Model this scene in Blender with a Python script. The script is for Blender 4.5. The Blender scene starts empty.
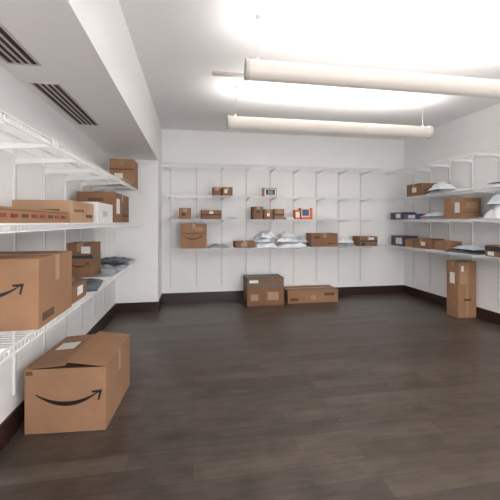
import bpy, math, random
from mathutils import Vector, noise, Matrix
random.seed(4)

# ------------------------------------------------------------------ materials
def srgb(r,g,b):
    f=lambda c:(c/255/12.92) if c/255<=0.04045 else ((c/255+0.055)/1.055)**2.4
    return (f(r),f(g),f(b),1)
MATS={}
def mat(name,col,rough=0.6,var=0.0,scale=8,stretch=(1,1,1),bump=0.0,bscale=60,emit=None,estr=0,metal=0,spec=0.5):
    if name in MATS: return MATS[name]
    m=bpy.data.materials.new(name); m.use_nodes=True
    nt=m.node_tree; b=nt.nodes["Principled BSDF"]
    b.inputs["Roughness"].default_value=rough
    b.inputs["Metallic"].default_value=metal
    b.inputs["Specular IOR Level"].default_value=spec
    b.inputs["Base Color"].default_value=col
    tc=nt.nodes.new("ShaderNodeTexCoord")
    mp=nt.nodes.new("ShaderNodeMapping"); mp.inputs["Scale"].default_value=stretch
    nt.links.new(tc.outputs["Object"],mp.inputs[0])
    if var>0:
        n=nt.nodes.new("ShaderNodeTexNoise"); n.inputs["Scale"].default_value=scale; n.inputs["Detail"].default_value=5
        nt.links.new(mp.outputs[0],n.inputs["Vector"])
        r=nt.nodes.new("ShaderNodeValToRGB")
        r.color_ramp.elements[0].position=0.3; r.color_ramp.elements[1].position=0.7
        r.color_ramp.elements[0].color=tuple(c*(1-var) for c in col[:3])+(1,)
        r.color_ramp.elements[1].color=tuple(min(1,c*(1+var)) for c in col[:3])+(1,)
        nt.links.new(n.outputs["Fac"],r.inputs[0]); nt.links.new(r.outputs[0],b.inputs["Base Color"])
    if bump>0:
        n2=nt.nodes.new("ShaderNodeTexNoise"); n2.inputs["Scale"].default_value=bscale; n2.inputs["Detail"].default_value=4
        nt.links.new(tc.outputs["Object"],n2.inputs["Vector"])
        bp=nt.nodes.new("ShaderNodeBump"); bp.inputs["Strength"].default_value=bump; bp.inputs["Distance"].default_value=0.01
        nt.links.new(n2.outputs["Fac"],bp.inputs["Height"]); nt.links.new(bp.outputs[0],b.inputs["Normal"])
    if emit:
        b.inputs["Emission Color"].default_value=emit; b.inputs["Emission Strength"].default_value=estr
    MATS[name]=m; return m

WALL=mat("wall_paint",srgb(238,237,236),0.85,0.015,3,bump=0.05,bscale=200)
CEIL=mat("ceiling_paint",srgb(240,239,238),0.9,0.01,3,bump=0.04,bscale=150)
BASE=mat("baseboard_vinyl",srgb(50,32,26),0.4,0.1,5)
WIRE=mat("white_coated_wire",srgb(238,238,237),0.35)
UPR=mat("upright_steel",srgb(228,228,227),0.4)
CB1=mat("cardboard_tan",srgb(152,114,85),0.8,0.08,7,bump=0.08,bscale=90)
CB2=mat("cardboard_brown",srgb(130,95,70),0.8,0.09,7,bump=0.08,bscale=90)
CB3=mat("cardboard_light",srgb(172,139,110),0.8,0.06,7,bump=0.08,bscale=90)
EDGE=mat("cardboard_edge",srgb(98,70,50),0.9,0.1,40)
TAPE=mat("kraft_tape",srgb(162,127,97),0.3,0.03,10)
DTAPE=mat("dark_tape",srgb(48,54,62),0.35,0.05,10)
BLUE=mat("blue_print",srgb(78,104,116),0.5,0.12,20)
TEAL=mat("teal_print",srgb(120,142,148),0.5,0.2,30)
LABEL=mat("paper_label",srgb(224,222,218),0.6,0.02,20)
INK=mat("black_ink",srgb(24,20,20),0.5,0.02,20)
RED=mat("red_print",srgb(126,58,42),0.5,0.1,20)
ORNG=mat("orange_print",srgb(214,100,38),0.5,0.05,20)
PURP=mat("purple_print",srgb(74,66,92),0.45,0.1,20)
BLU2=mat("bright_blue_print",srgb(58,78,116),0.45,0.1,20)
WHT=mat("white_carton",srgb(222,220,218),0.5,0.02,20)
PW=mat("white_poly",srgb(234,236,239),0.3,0.04,14,bump=0.35,bscale=22)
PG=mat("grey_poly",srgb(156,162,170),0.35,0.1,14,bump=0.35,bscale=22)
PB=mat("bluegrey_poly",srgb(204,212,222),0.35,0.08,14,bump=0.35,bscale=22)
PD=mat("dark_poly",srgb(78,84,92),0.35,0.1,14,bump=0.35,bscale=22)
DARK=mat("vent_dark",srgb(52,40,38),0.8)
VENT=mat("vent_metal",srgb(196,188,182),0.5)
TUBE=mat("lamp_housing",srgb(200,192,184),0.4,emit=(1,0.90,0.80,1),estr=0.08)
LENS=mat("lamp_lens",(1,1,1,1),0.5,emit=(1,0.955,0.92,1),estr=19)
CAP=mat("lamp_endcap",srgb(190,184,178),0.4)
STEEL=mat("steel_cable",srgb(170,165,160),0.4,metal=0.5)

def floor_mat():
    m=bpy.data.materials.new("floor_planks"); m.use_nodes=True
    nt=m.node_tree; N=nt.nodes; L=nt.links; b=N["Principled BSDF"]
    tc=N.new("ShaderNodeTexCoord")
    br=N.new("ShaderNodeTexBrick"); br.offset=0.37; br.offset_frequency=2
    br.inputs["Scale"].default_value=1; br.inputs["Brick Width"].default_value=0.92; br.inputs["Row Height"].default_value=0.127
    br.inputs["Mortar Size"].default_value=0.0014; br.inputs["Mortar Smooth"].default_value=0.3; br.inputs["Bias"].default_value=0
    br.inputs["Color1"].default_value=(0.0,0.0,0.0,1); br.inputs["Color2"].default_value=(1,1,1,1); br.inputs["Mortar"].default_value=(0.3,0.3,0.3,1)
    L.new(tc.outputs["Object"],br.inputs["Vector"])
    mp=N.new("ShaderNodeMapping"); mp.inputs["Scale"].default_value=(1.6,14,1)
    L.new(tc.outputs["Object"],mp.inputs[0])
    ad=N.new("ShaderNodeVectorMath"); ad.operation='MULTIPLY_ADD'
    L.new(br.outputs["Color"],ad.inputs[0]); ad.inputs[1].default_value=(9,5,7); L.new(mp.outputs[0],ad.inputs[2])
    n=N.new("ShaderNodeTexNoise"); n.inputs["Scale"].default_value=2.2; n.inputs["Detail"].default_value=8; n.inputs["Roughness"].default_value=0.65
    L.new(ad.outputs[0],n.inputs["Vector"])
    n3=N.new("ShaderNodeTexNoise"); n3.inputs["Scale"].default_value=6; n3.inputs["Detail"].default_value=6
    mp3=N.new("ShaderNodeMapping"); mp3.inputs["Scale"].default_value=(1,1.6,1); L.new(tc.outputs["Object"],mp3.inputs[0]); L.new(mp3.outputs[0],n3.inputs["Vector"])
    def mul(a,k):
        x=N.new("ShaderNodeMath"); x.operation='MULTIPLY'; L.new(a,x.inputs[0]); x.inputs[1].default_value=k; return x.outputs[0]
    def add(a,c):
        x=N.new("ShaderNodeMath"); x.operation='ADD'; L.new(a,x.inputs[0]); L.new(c,x.inputs[1]); return x.outputs[0]
    s=add(add(mul(br.outputs["Color"],0.16),mul(n.outputs["Fac"],0.46)),mul(n3.outputs["Fac"],0.42))
    r=N.new("ShaderNodeValToRGB"); r.color_ramp.elements[0].position=0.32; r.color_ramp.elements[1].position=0.74
    r.color_ramp.elements[0].color=srgb(50,42,37); r.color_ramp.elements[1].color=srgb(97,85,76)
    L.new(s,r.inputs[0])
    mx=N.new("ShaderNodeMix"); mx.data_type='RGBA'; L.new(br.outputs["Fac"],mx.inputs["Factor"]); L.new(r.outputs[0],mx.inputs["A"]); mx.inputs["B"].default_value=srgb(38,31,27)
    L.new(mx.outputs["Result"],b.inputs["Base Color"])
    rr=N.new("ShaderNodeMapRange"); rr.inputs["To Min"].default_value=0.30; rr.inputs["To Max"].default_value=0.38
    L.new(n3.outputs["Fac"],rr.inputs["Value"]); L.new(rr.outputs[0],b.inputs["Roughness"])
    bp=N.new("ShaderNodeBump"); bp.inputs["Strength"].default_value=0.06; bp.inputs["Distance"].default_value=0.003
    L.new(n.outputs["Fac"],bp.inputs["Height"]); L.new(bp.outputs[0],b.inputs["Normal"])
    return m
FLOOR=floor_mat()

# ------------------------------------------------------------------ mesh builder
class MB:
    def __init__(s): s.v=[]; s.f=[]; s.mi=[]; s.m=[]; s.sm=[]
    def idx(s,m):
        if m not in s.m: s.m.append(m)
        return s.m.index(m)
    def face(s,pts,m,smooth=False):
        b=len(s.v); s.v+= [tuple(p) for p in pts]; s.f.append(tuple(range(b,b+len(pts)))); s.mi.append(s.idx(m)); s.sm.append(smooth)
    def box(s,x0,x1,y0,y1,z0,z1,m,M=None):
        c=[(x0,y0,z0),(x1,y0,z0),(x1,y1,z0),(x0,y1,z0),(x0,y0,z1),(x1,y0,z1),(x1,y1,z1),(x0,y1,z1)]
        if M: c=[tuple(M@Vector(p)) for p in c]
        b=len(s.v); s.v+=c; k=s.idx(m)
        for q in ((0,3,2,1),(4,5,6,7),(0,1,5,4),(1,2,6,5),(2,3,7,6),(3,0,4,7)):
            s.f.append(tuple(b+i for i in q)); s.mi.append(k); s.sm.append(False)
    def grid(s,fn,nu,nv,m,flip=False):
        b=len(s.v); k=s.idx(m)
        for j in range(nv+1):
            for i in range(nu+1): s.v.append(tuple(fn(i/nu,j/nv)))
        for j in range(nv):
            for i in range(nu):
                a=b+j*(nu+1)+i; q=(a,a+1,a+nu+2,a+nu+1)
                s.f.append(q[::-1] if flip else q); s.mi.append(k); s.sm.append(True)
    def obj(s,name,loc=(0,0,0),rz=0,parent=None):
        me=bpy.data.meshes.new(name); me.from_pydata(s.v,[],s.f)
        for m in s.m: me.materials.append(m)
        for p,k,q in zip(me.polygons,s.mi,s.sm): p.material_index=k; p.use_smooth=q
        me.update()
        o=bpy.data.objects.new(name,me); bpy.context.scene.collection.objects.link(o)
        o.location=loc; o.rotation_euler=(0,0,rz)
        if parent: o.parent=parent
        return o
def empty(name,loc=(0,0,0),rz=0):
    o=bpy.data.objects.new(name,None); bpy.context.scene.collection.objects.link(o); o.location=loc; o.rotation_euler=(0,0,rz); o.empty_display_size=0.1; return o

# ------------------------------------------------------------------ room
XL,XR,YB,YF,H=-1.067,3.75,5.45,-1.6,2.75
XS,ZS,YC=-0.49,2.15,4.90          # soffit side / underside, column front
T=0.1
def slab(name,x0,x1,y0,y1,z0,z1,m):
    b=MB(); b.box(x0,x1,y0,y1,z0,z1,m); return b.obj(name)
slab("floor",XL-T,XR+T,YF-T,YB+T,-T,0,FLOOR)
slab("ceiling",XL-T,XR+T,YF-T,YB+T,H,H+T,CEIL)
slab("wall_left",XL-T,XL,YF,YB,0,H,WALL)
slab("wall_right",XR,XR+T,YF,YB,0,H,WALL)
slab("wall_back",XL-T,XR+T,YB,YB+T,0,H,WALL)
slab("wall_column",XL,XS,YC,YB,0,H,WALL)
slab("ceiling_soffit",XL,XS,YF,YC,ZS,H,CEIL)
bh,bt=0.135,0.012
def baseboard(name,x0,x1,y0,y1,ax):
    b=MB(); b.box(x0,x1,y0,y1,0,bh,BASE)
    if ax=='-y': b.box(x0,x1,y0-0.006,y0,0,0.018,BASE)
    if ax=='+x': b.box(x1,x1+0.006,y0,y1,0,0.018,BASE)
    if ax=='-x': b.box(x0-0.006,x0,y0,y1,0,0.018,BASE)
    return b.obj(name)
baseboard("baseboard_back",XS+bt,XR-bt,YB-bt,YB,'-y')
baseboard("baseboard_right",XR-bt,XR,YF,YB,'-x')
baseboard("baseboard_left",XL,XL+bt,YF,YC,'+x')
baseboard("baseboard_column_front",XL+bt,XS+bt,YC-bt,YC,'-y')
baseboard("baseboard_column_side",XS,XS+bt,YC,YB,'+x')

def vent(x0,x1,y0,y1,z,n,name="air_vent"):
    b=MB(); t=0.006
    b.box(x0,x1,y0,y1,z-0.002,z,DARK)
    b.box(x0-0.012,x0,y0-0.012,y1+0.012,z-t,z,VENT); b.box(x1,x1+0.012,y0-0.012,y1+0.012,z-t,z,VENT)
    b.box(x0,x1,y0-0.012,y0,z-t,z,VENT); b.box(x0,x1,y1,y1+0.012,z-t,z,VENT)
    w=(x1-x0)/n
    for i in range(1,n):
        b.box(x0+i*w-0.006,x0+i*w+0.006,y0,y1,z-t,z,VENT)
    return b.obj(name)
vent(-1.0,-0.85,2.30,3.20,ZS,4)
vent(-1.0,-0.85,1.10,2.03,ZS,4)
b=MB(); b.box(0.19,0.51,3.28,3.36,H-0.012,H,VENT)
for i in range(3): b.box(0.2,0.5,3.288+i*0.024,3.302+i*0.024,H-0.014,H-0.011,VENT if i!=1 else STEEL)
b.obj("ceiling_diffuser")

# ------------------------------------------------------------------ pendant tube lamps
def tube_lamp(x0,x1,y,z,r=0.071):
    e=empty("pendant_tube_lamp",((x0+x1)/2,y,z)); hl=(x1-x0)/2
    b=MB(); n=28; a0,a1=math.radians(128),math.radians(412)
    def prof(u,rr): a=a0+(a1-a0)*u; return (rr*math.cos(a),rr*math.sin(a))
    def outer(u,v): p=prof(u,r); return (-hl+2*hl*v,p[0],p[1])
    def inner(u,v): p=prof(u,r-0.004); return (-hl+2*hl*v,p[0],p[1])
    b.grid(outer,n,12,TUBE); b.grid(inner,n,1,CAP,True)
    b.obj("housing",parent=e)
    b=MB()
    zc=r*math.sin(a0)-0.004; yc=abs(r*math.cos(a0))-0.003
    b.box(-hl+0.02,hl-0.02,-yc,yc,zc-0.004,zc,LENS); b.obj("lens",parent=e)
    b=MB()
    for s in (-1,1):
        xa=s*hl; xb=s*(hl+0.012); rr=r+0.003
        ring=[(rr*math.cos(2*math.pi*i/32),rr*math.sin(2*math.pi*i/32)) for i in range(32)]
        fa=[(xa-s*0.012,p[0],p[1]) for p in ring]; fb=[(xb,p[0],p[1]) for p in ring]
        b.face(fa,CAP); b.face(fb,CAP)
        for i in range(32): j=(i+1)%32; b.face([fa[i],fa[j],fb[j],fb[i]],CAP)
    b.obj("end_caps",parent=e)
    b=MB()
    for s in (-1,1):
        X=s*(hl-0.08)
        b.box(X-0.0025,X+0.0025,-0.0025,0.0025,r-0.02,H-z,STEEL)
        b.box(X-0.01,X+0.01,-0.01,0.01,zc-0.004,r+0.01,STEEL)
        for k in range(12):
            a=2*math.pi*k/12;c=2*math.pi*(k+1)/12
            p=[(X+0.02*math.cos(q),0.02*math.sin(q)) for q in (a,c)]
            b.face([(p[0][0],p[0][1],H-z-0.012),(p[1][0],p[1][1],H-z-0.012),(p[1][0],p[1][1],H-z),(p[0][0],p[0][1],H-z)],STEEL)
            b.face([(X,0,H-z-0.012),(p[1][0],p[1][1],H-z-0.012),(p[0][0],p[0][1],H-z-0.012)],STEEL)
    b.obj("suspension_cables",parent=e)
for y in (-0.19,1.08,2.35,3.62): tube_lamp(0.38,2.82,y,2.36)  # first pair is unseen, added as fill light; last pair hangs in view

# ------------------------------------------------------------------ wire shelving
D=0.39
def shelving(loc,rz,L,levels,ups,zbot=0.23,ztop=2.2,tags=()):
    """local: x along the wall, y=0 at wall, front at -D"""
    e=empty("wire_shelving",loc,rz)
    b=MB()
    for x in ups:
        b.box(x-0.012,x+0.012,-0.014,-0.001,zbot,ztop,UPR)
        b.box(x-0.003,x+0.003,-0.0146,-0.0139,zbot+0.01,ztop-0.01,VENT)
    b.box(0,L,-0.018,-0.001,ztop,ztop+0.024,UPR)
    b.box(0,L,-0.022,-0.018,ztop,ztop+0.005,UPR)
    b.obj("uprights",parent=e)
    for k,z in enumerate(levels):
        b=MB(); zz=z-0.0035
        x=0.004
        while x<L:
            b.box(x-0.0010,x+0.0010,-D,-0.016,zz+0.0015,z,WIRE)
            b.box(x-0.0010,x+0.0010,-D-0.0026,-D,z-0.034,z,WIRE)
            x+=0.03
        for y in (-0.025,-0.14,-0.27,-D+0.004):
            b.box(0,L,y-0.0024,y+0.0024,zz-0.0042,zz+0.0015,WIRE)
        b.box(0,L,-D-0.006,-D,z-0.036,z-0.030,WIRE)
        b.box(0,L,-D-0.005,-D+0.001,z-0.006,z,WIRE)
        b.obj("shelf_%d"%(k+1),parent=e)
        b=MB()
        for x in ups:
            t=0.004
            P=[(-0.012,z-0.01),(-0.012,z-0.058),(-0.05,z-0.048),(-D+0.01,z-0.025),(-D+0.01,z-0.01)]
            A=[(x-t,p[0],p[1]) for p in P]; B=[(x+t,p[0],p[1]) for p in P]
            b.face(A,WIRE); b.face(B[::-1],WIRE)
            for i in range(5): j=(i+1)%5; b.face([A[i],B[i],B[j],A[j]],WIRE)
        b.obj("brackets_%d"%(k+1),parent=e)
    if tags:
        b=MB()
        for (x,z) in tags: b.box(x,x+0.07,-D-0.010,-D-0.006,z-0.04,z+0.005,LABEL)
        b.obj("shelf_tags",parent=e)
    return e
Z1,Z2,Z3,Z4=2.13,1.67,1.31,0.87
x0=XS+0.02
shelving((x0,YB,0),0,3.33-x0,(Z4,Z3,Z2,Z1),[-0.35+0.4064*i-x0 for i in range(9)])
shelving((XR,5.42,0),-math.pi/2,4.6,(Z4,Z3,Z2,Z1),[0.24+0.4064*i for i in range(11)])
ZL3,ZL4=1.265,0.80
shelving((XL,0.2,0),math.pi/2,4.4,(ZL4,ZL3,Z2),[2.22-0.2+0.4064*(i-4) for i in range(10)],ztop=1.78,tags=((1.55,Z2),))

# ------------------------------------------------------------------ parcels
def carton(x0,x1,y0,y1,z,h,m=CB1,rot=0,lift=0,seam='y',decals=(),smile=None,tape=TAPE,name="cardboard_box",top=True):
    """sealed corrugated carton, flaps + tape + printed decals. faces: f(-y) b r(+x) l(-x) t"""
    cx,cy=(x0+x1)/2,(y0+y1)/2; w,d=(x1-x0)/2,(y1-y0)/2; t=0.004
    b=MB()
    e=min(0.004,w*.1,d*.1)
    hb=h-t
    ring=[(-w+e,-d),(w-e,-d),(w,-d+e),(w,d-e),(w-e,d),(-w+e,d),(-w,d-e),(-w,-d+e)]
    for i in range(8):
        j=(i+1)%8; p,q=ring[i],ring[j]
        b.face([(p[0],p[1],0),(q[0],q[1],0),(q[0],q[1],hb),(p[0],p[1],hb)],m)
    b.face([(p[0],p[1],0) for p in ring][::-1],m)
    b.face([(p[0],p[1],hb-0.001) for p in ring],EDGE)
    g=0.0015
    if not isinstance(lift,tuple): lift=(lift,lift)
    if seam=='y':
        for s in (-1,1):
            M=Matrix.Translation((s*w,0,hb))@Matrix.Rotation(s*lift[(s+1)//2],4,'Y')@Matrix.Translation((-s*w,0,-hb))
            a,c=sorted((s*w,s*g)); b.box(a,c,-d,d,hb,h,m,M)
        if lift[0]==0:
            b.box(-0.025,0.025,-d,d,h,h+0.0006,tape)
            for s in (-1,1):
                a,c=sorted((s*d,s*(d+0.0008))); b.box(-0.025,0.025,a,c,h-min(0.07,h*.4),h+0.0006,tape)
    else:
        for s in (-1,1):
            M=Matrix.Translation((0,s*d,hb))@Matrix.Rotation(-s*lift[(s+1)//2],4,'X')@Matrix.Translation((0,-s*d,-hb))
            a,c=sorted((s*d,s*g)); b.box(-w,w,a,c,hb,h,m,M)
        if lift[0]==0:
            b.box(-w,w,-0.025,0.025,h,h+0.0006,tape)
            for s in (-1,1):
                a,c=sorted((s*w,s*(w+0.0008))); b.box(a,c,-0.025,0.025,h-min(0.07,h*.4),h+0.0006,tape)
    k=0
    for (f,u0,u1,v0,v1,dm) in decals:
        k+=1; o=0.0012+0.0004*k
        if f=='f': b.box(-w+2*w*u0,-w+2*w*u1,-d-o,-d+0.001,h*v0,h*v1,dm)
        if f=='l': b.box(-w-o,-w+0.001,-d+2*d*u0,-d+2*d*u1,h*v0,h*v1,dm)
        if f=='r': b.box(w-0.001,w+o,-d+2*d*u0,-d+2*d*u1,h*v0,h*v1,dm)
        if f=='t': b.box(-w+2*w*u0,-w+2*w*u1,-d+2*d*v0,-d+2*d*v1,h-0.001,h+o,dm)
        if f=='T': # label on the lifted left flap (seam y)
            M=Matrix.Translation((-w,0,hb))@Matrix.Rotation(-lift[0],4,'Y')@Matrix.Translation((w,0,-hb))
            b.box(-w+2*w*u0,-w+2*w*u1,-d+2*d*v0,-d+2*d*v1,h-0.001,h+o,dm,M)
    def draw_smile(u0,u1,vc,face):
        half=w if face=='f' else d
        A=-half+2*half*u0; B=-half+2*half*u1; W=B-A; n=24
        def P(a,z):
            if face=='f': return (a,-d-0.0015,z)
            if face=='r': return (w+0.0015,a,z)
            return (-w-0.0015,-a,z)
        up=[];lo=[]
        for i in range(n+1):
            q=i/n; a=A+W*q*0.93
            zc=h*vc+W*0.16*((2*q-1)**2)-W*0.16
            th=W*0.035*(math.sin(math.pi*min(1,q*0.85+0.08)))
            up.append((a,zc+th)); lo.append((a,zc-th))
        for i in range(n):
            b.face([P(*lo[i]),P(*lo[i+1]),P(*up[i+1]),P(*up[i])],INK)
        zt=h*vc
        b.face([P(B-W*0.17,zt+W*0.025),P(B-W*0.155,zt-W*0.005),P(B-W*0.05,zt-W*0.01)],INK)
        b.face([P(B-W*0.17,zt+W*0.025),P(B-W*0.05,zt-W*0.01),P(B-W*0.005,zt+W*0.04)],INK)
        b.face([P(B-W*0.05,zt-W*0.01),P(B-W*0.075,zt-W*0.12),P(B-W*0.045,zt-W*0.125),P(B-W*0.005,zt+W*0.04)],INK)
    if smile:
        for s_ in (smile if isinstance(smile,list) else [smile]): draw_smile(*s_)
    return b.obj(name,(cx,cy,z+0.0005),rot)

def pillow(b,cx,cy,z0,w,d,h,rot,m,seed,crump=0.5,tilt=0):
    c,s=math.cos(rot),math.sin(rot)
    def base(u,v):
        x=(2*u-1); y=(2*v-1)
        prof=max(0,(1-abs(x)**2.6))**0.6*max(0,(1-abs(y)**2.6))**0.6
        return x,y,prof
    def P(u,v,top):
        x,y,p=base(u,v)
        nz=noise.noise(Vector((x*2.2+seed,y*2.2,seed*1.7)))
        n2=abs(noise.noise(Vector((x*5+seed*3,y*5,seed))))
        edge=1+0.05*noise.noise(Vector((x*3,y*3,seed*2.3)))
        X=x*w/2*edge; Y=y*d/2*edge
        zz=(h*p*(0.75+crump*(nz*0.9-n2*0.6))+0.004) if top else 0.0
        zz=max(zz,0.0)+z0+tilt*(x+1)*w/2
        return (cx+X*c-Y*s, cy+X*s+Y*c, zz)
    b.grid(lambda u,v:P(u,v,True),26,20,m)
    b.grid(lambda u,v:P(u,v,False),26,20,m,True)
def mailer(cx,cy,z,w,d,h,rot=0,m=PW,seed=1.0,name="poly_mailer",crump=0.5,label=True):
    b=MB(); pillow(b,0,0,0,w,d,h,0,m,seed,crump)
    o=b.obj(name,(cx,cy,z+0.0005),rot); return o
def pile(items,name="mailer_pile"):
    b=MB(); 
    x0,y0,z0=items[0][0],items[0][1],items[0][2]
    for i,(cx,cy,z,w,d,h,r,m) in enumerate(items):
        pillow(b,cx-x0,cy-y0,z-z0,w,d,h,r,m,i*3.1+cx*7,0.6)
    return b.obj(name,(x0,y0,z0+0.0005))

# --- floor, left: large smile carton (flaps sprung open a little)
carton(-0.975,-0.505,2.17,2.74,0,0.39,CB1,rot=math.radians(-4),lift=(math.radians(4),math.radians(9)),seam='y',
       smile=(0.14,0.96,0.6,'f'),decals=(('r',0.46,0.54,0.62,0.98,TAPE),('f',0.02,0.1,0.9,0.96,EDGE),('T',0.1,0.36,0.5,0.72,LABEL)))
# --- floor, back wall
carton(0.80,1.37,4.93,5.30,0,0.42,CB2,seam='x',tape=TEAL,name="cardboard_box",decals=(('f',0,1,0.72,0.78,BLUE),('l',0,1,0.72,0.78,BLUE),('f',0.55,0.85,0.2,0.5,CB3),('f',0.1,0.3,0.2,0.42,CB3),('f',0.06,0.3,0.83,0.93,LABEL),('t',0.02,0.98,0.1,0.25,BLUE),('t',0.02,0.98,0.75,0.9,BLUE)))
carton(1.45,2.28,4.99,5.36,0,0.20,CB1,seam='x',decals=(('f',0.45,0.55,0.25,0.6,CB3),('f',0.04,0.2,0.2,0.4,EDGE),('f',0.72,0.92,0.55,0.75,EDGE)))
# --- floor, right wall tall carton
carton(3.455,3.728,3.87,4.08,0,0.74,CB1,seam='x',decals=(('f',0.42,0.56,0.0,1.0,TAPE),('f',0.1,0.5,0.60,0.84,CB3),('f',0.14,0.3,0.83,0.93,LABEL),('f',0.3,0.7,0.3,0.34,EDGE),('l',0.3,0.7,0.6,0.8,LABEL)))

# --- left shelving, bottom level
carton(-1.045,-0.665,1.585,2.0,ZL4,0.31,CB1,seam='x',smile=(0.1,0.86,0.62,'f'),decals=(('r',0.44,0.56,0.6,1.0,TAPE),('r',0.1,0.4,0.08,0.2,EDGE)))
carton(-0.86,-0.68,2.06,2.30,ZL4,0.10,CB2,decals=(('r',0.3,0.7,0.3,0.8,LABEL),))
carton(-1.045,-0.84,3.02,3.26,ZL4,0.29,CB2,smile=(0.1,0.85,0.4,'f'),decals=(('f',0,1,0.55,0.64,DTAPE),('r',0,1,0.55,0.64,DTAPE),('f',0.55,0.9,0.7,0.9,LABEL)))
mailer(-0.83,2.58,ZL4,0.32,0.42,0.07,0.15,PD,2.2)
mailer(-0.76,3.20,ZL4,0.15,0.36,0.04,0.0,PG,5.2)
pile([(-0.85,3.72,ZL4,0.33,0.42,0.06,0.1,PG),(-0.83,3.76,ZL4+0.045,0.3,0.36,0.05,-0.2,PD)])
mailer(-0.85,4.22,ZL4,0.32,0.36,0.07,0.1,PB,7.7)
# --- left, middle level
fine=[('r',0.02,0.98,0.80,0.86,EDGE)]
for i in range(9):
    fine.append(('r',0.30+i*0.075,0.345+i*0.075,0.36,0.60,RED if i%3 else EDGE))
carton(-0.93,-0.68,0.9,2.0,ZL3,0.062,CB1,seam='y',name="flat_cardboard_box",decals=fine)
carton(-1.0,-0.69,2.06,2.50,ZL3,0.13,CB3,seam='x',decals=(('r',0.12,0.2,0.5,0.62,RED),('r',0.24,0.38,0.5,0.62,RED),('r',0.42,0.5,0.5,0.62,RED),('r',0.6,0.9,0.25,0.4,EDGE),('f',0.2,0.8,0.4,0.6,EDGE)))
carton(-0.93,-0.68,2.56,3.02,ZL3,0.15,WHT,seam='y',name="white_carton",tape=LABEL,decals=(('r',0.3,0.6,0.3,0.6,VENT),))
carton(-1.0,-0.68,3.10,3.75,ZL3,0.27,CB2,seam='x',decals=(('r',0.1,0.3,0.3,0.8,LABEL),('r',0.5,0.9,0.2,0.3,EDGE),('f',0.3,0.7,0.7,0.8,EDGE)))
# --- left, top level
carton(-0.95,-0.68,4.05,4.35,Z2,0.33,CB1,seam='y',decals=(('f',0.2,0.55,0.25,0.5,LABEL),('f',0,1,0.62,0.66,EDGE)))
carton(-0.93,-0.69,3.62,3.98,Z2,0.05,CB3,seam='y')

# --- back shelving
def bk(x0,x1,z,h,m=CB1,y0=5.09,dp=0.25,**k): return carton(x0,x1,y0,y0+dp,z,h,m,**k)
bk(-0.19,0.205,Z4,0.37,CB1,smile=(0.15,0.85,0.5,'f'),decals=(('f',0,1,0.60,0.63,EDGE),('f',0.55,0.85,0.70,0.86,CB3)))
mailer(0.40,5.24,Z4,0.34,0.26,0.06,0.05,PG,3.3)
bk(0.64,0.95,Z4,0.10,CB2,decals=(('f',0.3,0.6,0.2,0.8,TAPE),))
pile([(1.13,5.24,Z4,0.36,0.3,0.12,0.1,PW),(1.10,5.25,Z4+0.08,0.32,0.26,0.12,-0.2,PB),(1.16,5.25,Z4+0.15,0.26,0.22,0.11,0.2,PW)])
pile([(1.58,5.24,Z4,0.46,0.3,0.11,0.05,PW),(1.50,5.25,Z4+0.08,0.34,0.26,0.11,-0.25,PW),(1.68,5.25,Z4+0.07,0.30,0.26,0.10,0.3,PB),(1.50,5.26,Z4+0.16,0.24,0.2,0.09,0.3,PW)])
bk(1.87,2.32,Z4,0.215,CB2,decals=(('f',0.1,0.3,0.6,0.8,EDGE),('f',0.6,0.9,0.2,0.3,EDGE)))
pile([(2.50,5.24,Z4,0.32,0.28,0.08,0.05,PG),(2.51,5.25,Z4+0.055,0.28,0.24,0.08,-0.2,PW)])
bk(2.70,3.02,Z4,0.16,CB2,decals=(('f',0,1,0.45,0.6,DTAPE),('f',0.5,0.8,0.65,0.9,LABEL),('f',0.1,0.3,0.1,0.35,INK)))
bk(-0.205,-0.03,Z3,0.17,CB1,decals=(('f',0.2,0.5,0.3,0.6,EDGE),))
bk(0.12,0.43,Z3,0.14,CB2,decals=(('f',0,1,0.45,0.55,INK),('f',0.4,0.6,0.6,0.85,LABEL)))
mailer(0.60,5.24,Z3,0.22,0.24,0.035,0.05,PB,8.1)
bk(0.925,1.08,Z3,0.20,CB2,decals=(('f',0.3,0.7,0.5,0.75,EDGE),))
bk(1.10,1.24,Z3,0.16,CB2,decals=(('f',0.3,0.6,0.3,0.6,LABEL),))
bk(1.26,1.42,Z3,0.165,CB1,decals=(('f',0.0,1,0.4,0.5,INK),))
bk(1.45,1.58,Z3,0.035,WHT,name="white_carton",tape=LABEL)
bk(1.60,1.68,Z3,0.15,ORNG,dp=0.12,name="product_box",tape=ORNG,decals=(('f',0.1,0.9,0.2,0.8,WHT),))
bk(1.70,1.885,Z3,0.185,WHT,dp=0.14,name="product_box",tape=LABEL,decals=(('f',0,1,0,0.2,ORNG),('f',0.74,1,0.2,1,ORNG),('f',0.08,0.68,0.32,0.86,BLU2),('l',0,1,0,1,ORNG)))
mailer(2.25,5.24,Z3,0.3,0.24,0.03,0.05,PW,9.1)
bk(0.30,0.42,Z2,0.13,CB2,decals=(('f',0.2,0.8,0.3,0.6,RED),))
bk(0.44,0.60,Z2,0.135,CB2,decals=(('f',0.2,0.5,0.3,0.75,LABEL),))
bk(1.09,1.30,Z2,0.135,CB3,dp=0.14,name="product_box",decals=(('f',0.08,0.92,0.1,0.9,WHT),('f',0.16,0.84,0.2,0.8,INK),('f',0.3,0.7,0.3,0.7,TEAL)))

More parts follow.
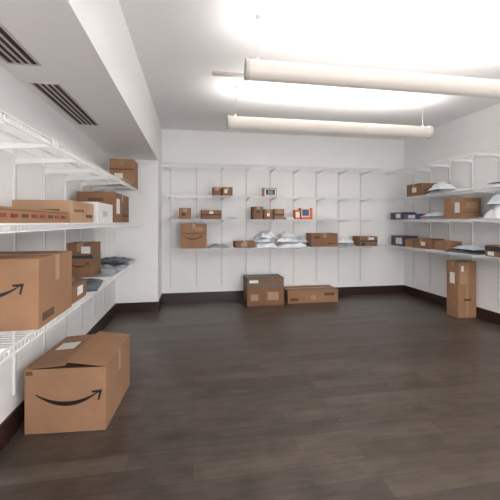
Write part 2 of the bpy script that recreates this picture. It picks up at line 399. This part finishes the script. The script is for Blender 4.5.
# --- right shelving (front edge X~3.35)
def rt(y0,y1,z,h,m=CB1,x0=3.39,dp=0.27,**k): return carton(x0,x0+dp,y0,y1,z,h,m,**k)
rt(4.52,4.86,Z2,0.19,CB2,seam='x',decals=(('l',0.3,0.6,0.3,0.7,LABEL),('f',0.2,0.8,0.4,0.5,EDGE)))
pile([(3.54,4.22,Z2,0.28,0.42,0.08,0.1,PG),(3.53,4.26,Z2+0.055,0.26,0.36,0.13,-0.2,PW)])
mailer(3.54,3.74,Z2,0.3,0.38,0.05,0.1,PW,4.4)
pile([(3.54,3.2,Z2,0.3,0.42,0.07,-0.1,PW),(3.54,3.22,Z2+0.05,0.26,0.34,0.06,0.1,PB)])
rt(4.99,5.3,Z3,0.12,PURP,name="product_box",tape=PURP,decals=(('l',0.1,0.5,0.2,0.8,LABEL),('f',0.1,0.9,0.4,0.8,BLU2)))
rt(4.62,4.95,Z3,0.085,BLU2,name="product_box",tape=BLU2,decals=(('l',0.1,0.6,0.2,0.8,LABEL),('f',0.2,0.8,0.3,0.6,ORNG)))
pile([(3.54,4.36,Z3,0.29,0.44,0.05,0.05,PG),(3.54,4.38,Z3+0.04,0.28,0.36,0.07,-0.1,PW)])
rt(3.73,4.05,Z3,0.27,CB1,seam='x',decals=(('l',0.15,0.4,0.3,0.8,LABEL),('f',0.2,0.8,0.5,0.8,CB3),('f',0.0,1,0.3,0.33,EDGE)))
pile([(3.55,3.20,Z3,0.34,0.46,0.26,0.0,PW),(3.55,3.22,Z3+0.16,0.3,0.38,0.18,0.3,PB)])
mailer(3.54,3.58,Z3,0.26,0.22,0.03,0.05,PG,1.4)
rt(4.95,5.28,Z4,0.17,PURP,name="product_box",tape=PURP,decals=(('l',0.1,0.6,0.2,0.8,LABEL),('f',0.1,0.9,0.3,0.7,TEAL)))
rt(4.72,4.90,Z4,0.13,CB1)
rt(4.36,4.68,Z4,0.15,CB2,seam='x',decals=(('l',0.2,0.5,0.3,0.7,LABEL),))
rt(4.08,4.33,Z4,0.13,CB1,seam='x',x0=3.45,dp=0.25)
pile([(3.53,3.78,Z4,0.3,0.5,0.07,0.1,PD),(3.53,3.74,Z4+0.05,0.28,0.4,0.06,-0.1,PB)])
rt(3.0,3.40,Z4,0.13,CB2,seam='x',decals=(('f',0,1,0.5,0.9,INK),('l',0,1,0.5,0.9,DTAPE),('l',0.7,0.9,0.1,0.45,LABEL)))

# ------------------------------------------------------------------ world, camera, colour
w=bpy.data.worlds.new("world"); bpy.context.scene.world=w; w.use_nodes=True
w.node_tree.nodes["Background"].inputs[0].default_value=(0.985,0.985,1.0,1)
w.node_tree.nodes["Background"].inputs[1].default_value=2.6
cam=bpy.data.cameras.new("camera"); co=bpy.data.objects.new("camera",cam); bpy.context.scene.collection.objects.link(co)
cam.sensor_width=36; cam.lens=333/500*36; cam.shift_y=-0.056; cam.clip_start=0.02
co.location=(0,0,1.27); co.rotation_euler=(math.radians(90),0,-math.atan(57/333))
bpy.context.scene.camera=co
vs=bpy.context.scene.view_settings
vs.view_transform='Standard'; vs.exposure=0.72
